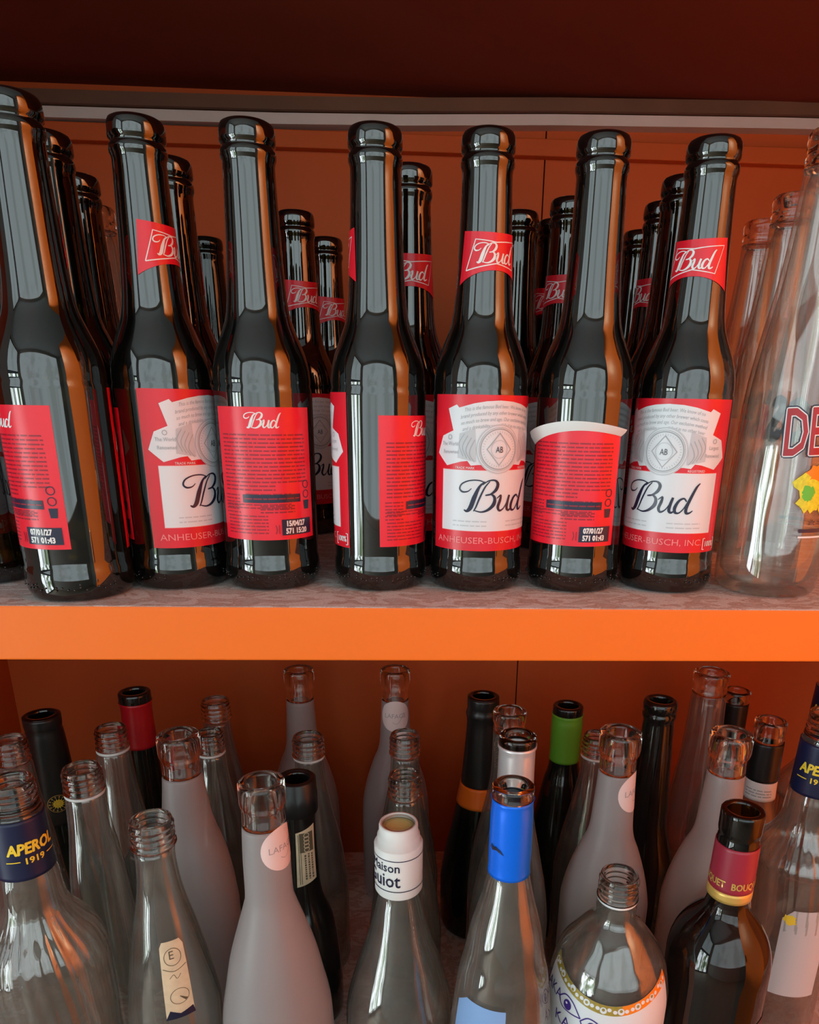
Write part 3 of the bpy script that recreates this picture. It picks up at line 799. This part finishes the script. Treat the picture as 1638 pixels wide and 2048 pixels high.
t, pr, H = lo('wine_bottle', 'clear bottle with black collar and white band below it, at the right', 0, .3324, .601, 1.0757, .612, lip_wine(.0145), [(.0143, .0209), (.0146, .0585), (.0152, .0778), (.0162, .0862), (.0249, .1147), (.030, .14)], .0310, G_CLEAR, group=G_C, clear_inner=.0022, mouth=.0200)
sleeve('collar', t, pr, H-.0590, H-.0200, M_BLACKP)
sleeve('paper_band', t, pr, H-.0780, H-.0590, M_DUSTW, off=.0005)['label'] = 'white printed band'
a = Art(); rr = random.Random(9)
for i in range(3): a.words(-.012, .012, -.004+i*.003, .0018, M_LGREY, 0, rr)
a.wrap('band_print', pr, H-.0690, t, off=.0008)

# --- navy-collared aperitif bottles
T_AP = [(.0150, .0160), (.0163, .0221), (.0175, .0645), (.0186, .0705), (.0206, .0928), (.0259, .1053), (.0367, .1222), (.0415, .144), (.0420, .18)]
G_A = 'round-shouldered bottles with navy collars'
apmod = lambda a, z: 1+.014*math.cos(30*a+z*60)*max(0, min(1, (.215-z)/.03)) if z > .05 else 1
def aperitif(lab, X, Y, zt, Yt, B, rot, rlip=.0150):
    t, pr, H = lo('liqueur_bottle', lab, 0, X, Y, zt, Yt, lip_screw(rlip), T_AP, B, G_CLEAR, group=G_A, clear_inner=.003, mouth=.0200, seg=120, rot=rot,
                  mod=lambda a, z: 1+(.013*math.cos(28*a+z*70) if .12 < z < .215 else 0))
    s = Y/Yt
    c = sleeve('collar', t, pr, H-.0650*s, H-.0225*s, M_NAVYC); c['label'] = 'navy blue collar with yellow lettering'
    for ang in (0, 180):
        a = Art(); a.text('APEROL', 0, 0, .0110*s, M_YEL, 1, shear=.15, sx=.74, fat=.0004*s); a.text('1919', 0, -.0075*s, .0062*s, M_YEL, 1, fat=.0002*s)
        a.rect(-.016*s, -.008*s, -.0055*s, -.0048*s, M_YEL, 1); a.rect(.008*s, .016*s, -.0055*s, -.0048*s, M_YEL, 1)
        a.wrap('collar_print', pr, H-.0455*s, c, off=.0008, ang=D(ang))
    return t, pr, H
aperitif('big clear bottle with navy collar at the left edge of the photo', -.2611, .427, 1.1132, .424, .0415, 18)
t, pr, H = aperitif('clear bottle with navy collar at the right edge, nearer of the two', .3420, .531, 1.1140, .490, .0380, 5)
a = Art(); a.poly([(-.020, -.05), (.020, -.05), (.020, .036), (.012, .042), (-.012, .040), (-.020, .030)], M_LLGREY, 0); splash(a, -.014, .030, .006, .006, M_YEL, 1)
a.wrap('paper_label', pr, .105, t, vstep=.006, rref=.038, ang=D(20))['label'] = 'pale grey paper label'
aperitif('clear bottle with navy collar standing farther back at the right edge', .4080, .631, 1.1220, .568, .0340, -10)

# --- frosted bottles with chunky clear mouths
T_FR = [(.0150, .0221), (.0168, .0576), (.0175, .0925), (.0191, .1015), (.0258, .1243), (.0324, .1478), (.0371, .172), (.0416, .1969), (.043, .2174)]
T_FR2 = [(.0142, .0225), (.0159, .0618), (.0182, .0901), (.0251, .1095), (.0326, .1343), (.037, .1599)]
G_F = 'frosted glass bottles with clear chunky mouths'
def frosted(lab, X, Y, zt, Yt, tab, B, r=.0165, sticker=None, td=.034):
    t, pr, H = lo('wine_bottle', lab, 0, X, Y, zt, Yt, lip_chunky(r), tab, B, G_FROST, group=G_F, seg=64, mouth=td*Y/Yt)
    s = Y/Yt
    if sticker is not None:
        a = Art(); a.disc(0, 0, .0172*s, .0175*s, M_PINK, 0); a.text('LAFAGE', 0, -.002*s, .0072*s, M_PINKG, 1, sx=.95)
        a.stroke([(-.003*s, -.0065*s), (.001*s, -.0085*s), (.005*s, -.005*s), (.009*s, .004*s)], .0004, M_PINKG, 1)
        a.wrap('round_sticker', pr, H-.0490*s, t, ang=D(sticker), vstep=.005)['label'] = 'round pale pink sticker'
    return t
frosted('nearest frosted bottle with round pink sticker turned to the right', -.1040, .445, 1.1022, .456, T_FR, .043, sticker=46)
frosted('frosted bottle without sticker standing left, behind the cream-labelled clear bottle', -.1846, .525, 1.0992, .524, [(.0142, .0225), (.0178, .059), (.0214, .0825), (.0279, .1066), (.0321, .1313)], .035)
frosted('tall frosted bottle without sticker at the back wall, left of centre', -.1221, .731, 1.0769, .731, T_FR2, .038, .0160)
frosted('frosted bottle at the back wall with round sticker facing forward', -.0192, .727, 1.0786, .727, T_FR2, .038, .0160, 0)
frosted('frosted bottle with pink sticker at its right edge, right of the green capsule', .1691, .528, 1.0996, .511, T_FR2, .038, .0165, 75)
frosted('brightly lit frosted bottle left of the black-collared one, no sticker visible', .2574, .520, 1.1016, .511, T_FR2, .038, .0165)

# --- dark wine bottles
G_D = 'dark wine bottles on the lower shelf'
t, pr, H = lo('wine_bottle', 'black bottle with small round gold sun sticker near the left edge', 0, -.3334, .611, 1.0781, .606, lip_wine(.0150), [(.0148, .0157), (.0163, .0356), (.0186, .0873), (.022, .1418), (.030, .18)], .034, G_GREEN, group=G_D)
sleeve('foil_capsule', t, pr, H-.105, H-.001, M_BLACKF)['label'] = 'black foil'
a = Art(); a.disc(0, 0, .0085, .0085, M_GOLD, 0); a.disc(0, 0, .0080, .0080, M_BLACKP, 1)
for k in range(14):
    th = 2*math.pi*k/14; a.stroke([(.0060*math.cos(th), .0060*math.sin(th)), (.0074*math.cos(th), .0074*math.sin(th))], .0010, M_GOLD, 2, smooth=False)
    a.poly([(.0055*math.cos(th), .0055*math.sin(th)), (.0034*math.cos(th-.2), .0034*math.sin(th-.2)), (.0034*math.cos(th+.2), .0034*math.sin(th+.2))], M_YEL, 2)
a.disc(0, 0, .0036, .0036, M_YEL, 3); a.ringp(0, 0, .0022, .0005, M_GOLD, 4, 16)
a.wrap('round_sticker', pr, H-.0820, t, off=.0012, ang=D(2))['label'] = 'round gold sun sticker'
t, pr, H = lo('wine_bottle', 'dark bottle with a red foil capsule at the back left', 0, -.2663, .654, 1.0828, .654, lip_wine(.0148), [(.0135, .0198), (.0148, .0627), (.0166, .1131), (.0218, .16)], .034, G_BLACK, group=G_D)
sleeve('foil_capsule', t, pr, H-.0560, H-.0095, M_REDF)['label'] = 'red foil'
a = Art(); a.rect(-.025, .025, -.030, .030, M_DBURG, 0); a.stroke([(-.015, .008), (-.008, .016), (-.003, .008), (.004, .018), (.010, .010)], .003, M_DUSTW, 1); a.words(-.018, .018, -.008, .004, M_DUSTW, 1, random.Random(2))
a.wrap('paper_label', pr, H-.165, t, vstep=.006, ang=D(-20))
t, pr, H = lo('wine_bottle', 'dark bottle with black pouring collar and beige vertical label behind the near frosted one', 0, -.0982, .546, 1.0479, .549, lip_wine(.0160), [(.0154, .0212), (.0147, .036), (.0149, .0714), (.0175, .1135), (.027, .145), (.031, .18)], .033, G_BLACK, group=G_D)
pts = [(.0120, H-.030), (.0120, H+.001), (.0150, H+.0012), (.0165, H), (.0166, H-.012), (.0170, H-.0125), (.0170, H-.030), (.0158, H-.0310)]
obj('pouring_collar', lathe(pts, 48, mod=lambda a, z: 1+(.012*math.cos(12*a) if z < H-.012 else 0)), M_BLACKP, t, smooth=True)
a = Art(); a.poly([(-.0085, -.0290), (.0085, -.0240), (.0092, .030), (-.0078, .0245)], M_CREAM, 0)
a.rect(-.0050, .0070, .0050, .0240, M_CREAMD, 1)
for k in range(5): a.ringp(.001, .0075+k*.0035, .0022, .0006, M_CREAM, 2, 12)
for i, xx in enumerate((-.0060, -.0045)): a.rect(xx, xx+.0005, -.026, .023, M_CREAMD, 1)
for k in range(3):
    rr = random.Random(k)
    y = -.022
    while y < .002:
        l = rr.uniform(.0008, .0022); a.rect(-.0015+k*.0030, .0000+k*.0030, y, y+l, M_CREAMD, 1); y += l+.0007
a.wrap('paper_label', pr, H-.0690, t, off=.0007, vstep=.004, ang=D(18))['label'] = 'beige label with vertical print'
t, pr, H = lo('champagne_bottle', 'black champagne bottle with an orange neck band, centre back', 0, .0706, .669, 1.0724, .672, lip_wine(.0156), [(.0152, .0137), (.0167, .0192), (.0153, .0275), (.0171, .0615), (.0199, .0965), (.0239, .1204), (.0296, .1511), (.036, .1826)], .040, G_GREEN, group=G_D)
sleeve('foil_wrap', t, pr, H-.0970, H-.001, M_BLACKF)['label'] = 'black foil'
c = sleeve('neck_band', t, pr, H-.1190, H-.0965, M_ORANGE, off=.0012); c['label'] = 'orange foil band'
a = Art()
for k in range(5): a.rect(-.0035, .0035, -.014+k*.006, -.011+k*.006+.0012, M_CREAM, 1); a.rect(-.0024, .0024, -.0134+k*.006, -.0112+k*.006+.0006, M_BLACKF, 2)
a.wrap('foil_print', pr, H-.060, t, off=.0012, ang=D(58))
t, pr, H = lo('wine_bottle', 'dark bottle with a grass-green foil capsule', 0, .1566, .667, 1.0627, .686, lip_wine(.0157), [(.0157, .017), (.0155, .0637), (.0205, .0878), (.025, .1124), (.0303, .1439), (.034, .17)], .036, G_BLACK, group=G_D)
sleeve('foil_capsule', t, pr, H-.0600, H-.0085, M_GRNF)['label'] = 'grass-green foil'
t, pr, H = lo('wine_bottle', 'plain black bottle with ringed mouth left of the tallest clear bottle', 0, .2327, .619, 1.0892, .565, lip_beer(.0145), [(.0130, .0190), (.0145, .0486), (.0171, .0987), (.0192, .1248), (.028, .16)], .033, G_BLACK, group=G_D)
t, pr, H = lo('wine_bottle', 'olive-brown bottle with burgundy and gold collar, near right', 0, .2376, .445, 1.0771, .421, lip_wine(.0144, h=.009), [(.0142, .0270), (.0147, .0663), (.0142, .0706), (.0152, .0780), (.0210, .0857), (.0290, .0967), (.0345, .1101), (.037, .1283), (.0385, .16)], .0385, G_OLIVE, group=G_D)
s = .445/.421
c = sleeve('collar', t, pr, H-.0600*s, H-.0250*s, M_BURG); c['label'] = 'burgundy collar with gold letters'
for k in (-115, 0, 115):
    a = Art(); a.text('BOUQUET', 0, 0, .0075*s, M_GOLD, 1, sx=.72, fat=.0002)
    a.wrap('collar_print', pr, H-.0555*s, c, off=.0008, ang=D(k-62))
sleeve('gold_band', t, pr, H-.0680*s, H-.0600*s, M_GOLD, off=.0007)['label'] = 'gold band'
a = Art(); a.poly([(-.030, -.040), (.030, -.040), (.030, .020), (-.022, .020), (-.030, .014)], M_DBURG, 0); a.text('BOUQUET', 0, .003, .012, M_DUSTW, 1, sx=.9); a.text('grande reserve', 0, -.008, .006, M_DUSTW, 1, shear=.3) if False else a.words(-.012, .014, -.006, .0035, M_DUSTW, 1, random.Random(4)); a.words(-.02, .02, -.014, .003, M_DUSTW, 1, random.Random(5))
a.wrap('paper_label', pr, H-.178*s, t, vstep=.006, ang=D(48))['label'] = 'dark plum label with white lettering'

# --- white-collared bottle
t, pr, H = lo('syrup_bottle', 'clear bottle with white plastic collar and black handwritten lettering, front centre', 0, -.0104, .463, 1.0565, .471, lip_screw(.0132, 2), [(.0150, .0582), (.0172, .0698), (.0226, .0937), (.0301, .1182), (.0375, .1434), (.043, .1693)], .0430, G_CLEAR, clear_inner=.0022)
cp = [(.0172, H-.0560), (.0180, H-.0545), (.0181, H-.0160), (.0176, H-.0150), (.0160, H-.0148), (.0158, H-.0090), (.0146, H-.0085), (.0144, H-.0010), (.0139, H+.0006), (.0124, H+.0006), (.0122, H-.0030)]
c = obj('plastic_collar', lathe(cp, 64), M_PLAST, t, smooth=False)
for p_ in c.data.polygons: p_.use_smooth = True
c['label'] = 'white plastic collar with black lettering'
a = Art(); a.disc(0, 0, .0122, .0122, M_YIN, 0)
for v in a.bm.verts: v.co.z = H-.0035
obj('stopper_disc', a.bm, M_YIN, c)['label'] = 'yellowish disc inside the mouth'
cprof = [(.0181, 0), (.0181, 1)]
for k in (0, 180):
    a = Art(); a.text('Maison', 0, .0060, .0108, M_NAVY, 1, sx=.85, fat=.00012, arc=None); a.text('Guiot', -.002, -.0068, .0160, M_NAVY, 1, sx=.80, fat=.00018)
    if k == 0:
        a.rect(-.0565, .0565, .0150, .0157, M_NAVY, 1); a.rect(-.0565, .0565, -.0112, -.0105, M_NAVY, 1)
    a.wrap('collar_print', cprof, H-.0370, c, off=.0001, ang=D(-38+k))
a = Art(); splash(a, 0, 0, .016, .012, M_CREAM, 0); splash(a, -.026, .004, .010, .006, M_CREAM, 0)
a.wrap('paper_label', pr, H-.182, t, vstep=.005, ang=D(20))['label'] = 'torn scraps of pale label'

# --- round bottle with the eye label
t, pr, H = lo('spirit_bottle', 'round-bodied clear bottle with an eye-patterned white label, front right', 0, .1527, .444, 1.0233, .434, lip_screw(.0146), [(.0146, .0260), (.0147, .0358), (.0215, .0426), (.0298, .0539), (.0385, .0678), (.0425, .0818), (.045, .101)], .0455, G_CLEAR, clear_inner=.0022, mouth=.0195)
ring('tamper_ring', t, pr, H-.0200, .0012, .0009, M_PLAST)
a = Art(); n = 40; U = .058
top = lambda x: .026+.009*math.cos(x/U*2.2)*(-1)
xs = [-U+2*U*k/n for k in range(n+1)]
for k in range(n):
    x0_, x1_ = xs[k], xs[k+1]
    a.poly([(x0_, -.06), (x1_, -.06), (x1_, top(x1_)), (x0_, top(x0_))], M_LWHITE, 0)
    m_ = M_OLIVEP if x1_ < .012 else M_ORP
    a.poly([(x0_, top(x0_)-.0075), (x1_, top(x1_)-.0075), (x1_, top(x1_)), (x0_, top(x0_))], m_, 1)
rr = random.Random(8)
for k in range(26):
    x = -U+.004+k*(2*U-.008)/25; a.disc(x, top(x)-.0036+rr.uniform(-.001, .001), .0016 if k % 3 else .0026, .0015 if k % 3 else .0026, M_LWHITE, 2, 12)
    if k % 3 == 0: a.disc(x, top(x)-.0036, .0012, .0012, M_OLIVEP, 3, 10)
for ex, ey in ((-.029, .002), (-.008, -.006)):
    a.stroke([(ex-.010, ey+.003), (ex-.004, ey+.0085), (ex+.004, ey+.006), (ex+.011, ey-.003)], .0010, M_PURPLE, 2)
    a.stroke([(ex-.010, ey+.003), (ex-.006, ey-.003), (ex+.002, ey-.004), (ex+.011, ey-.003)], .0010, M_PURPLE, 2)
    a.disc(ex-.001, ey+.0015, .0036, .0044, M_PURPLE, 3, 18); a.disc(ex-.0018, ey+.003, .0010, .0010, M_LWHITE, 4, 10)
a.text('BAKA', -.050, .002, .013, M_PURPLE, 2, sx=.8); a.text('KA', -.034, -.018, .014, M_PURPLE, 2, sx=.9)
a.wrap('paper_label', pr, H-.099, t, vstep=.006, ang=D(2))['label'] = 'white label with purple eyes and gold border'
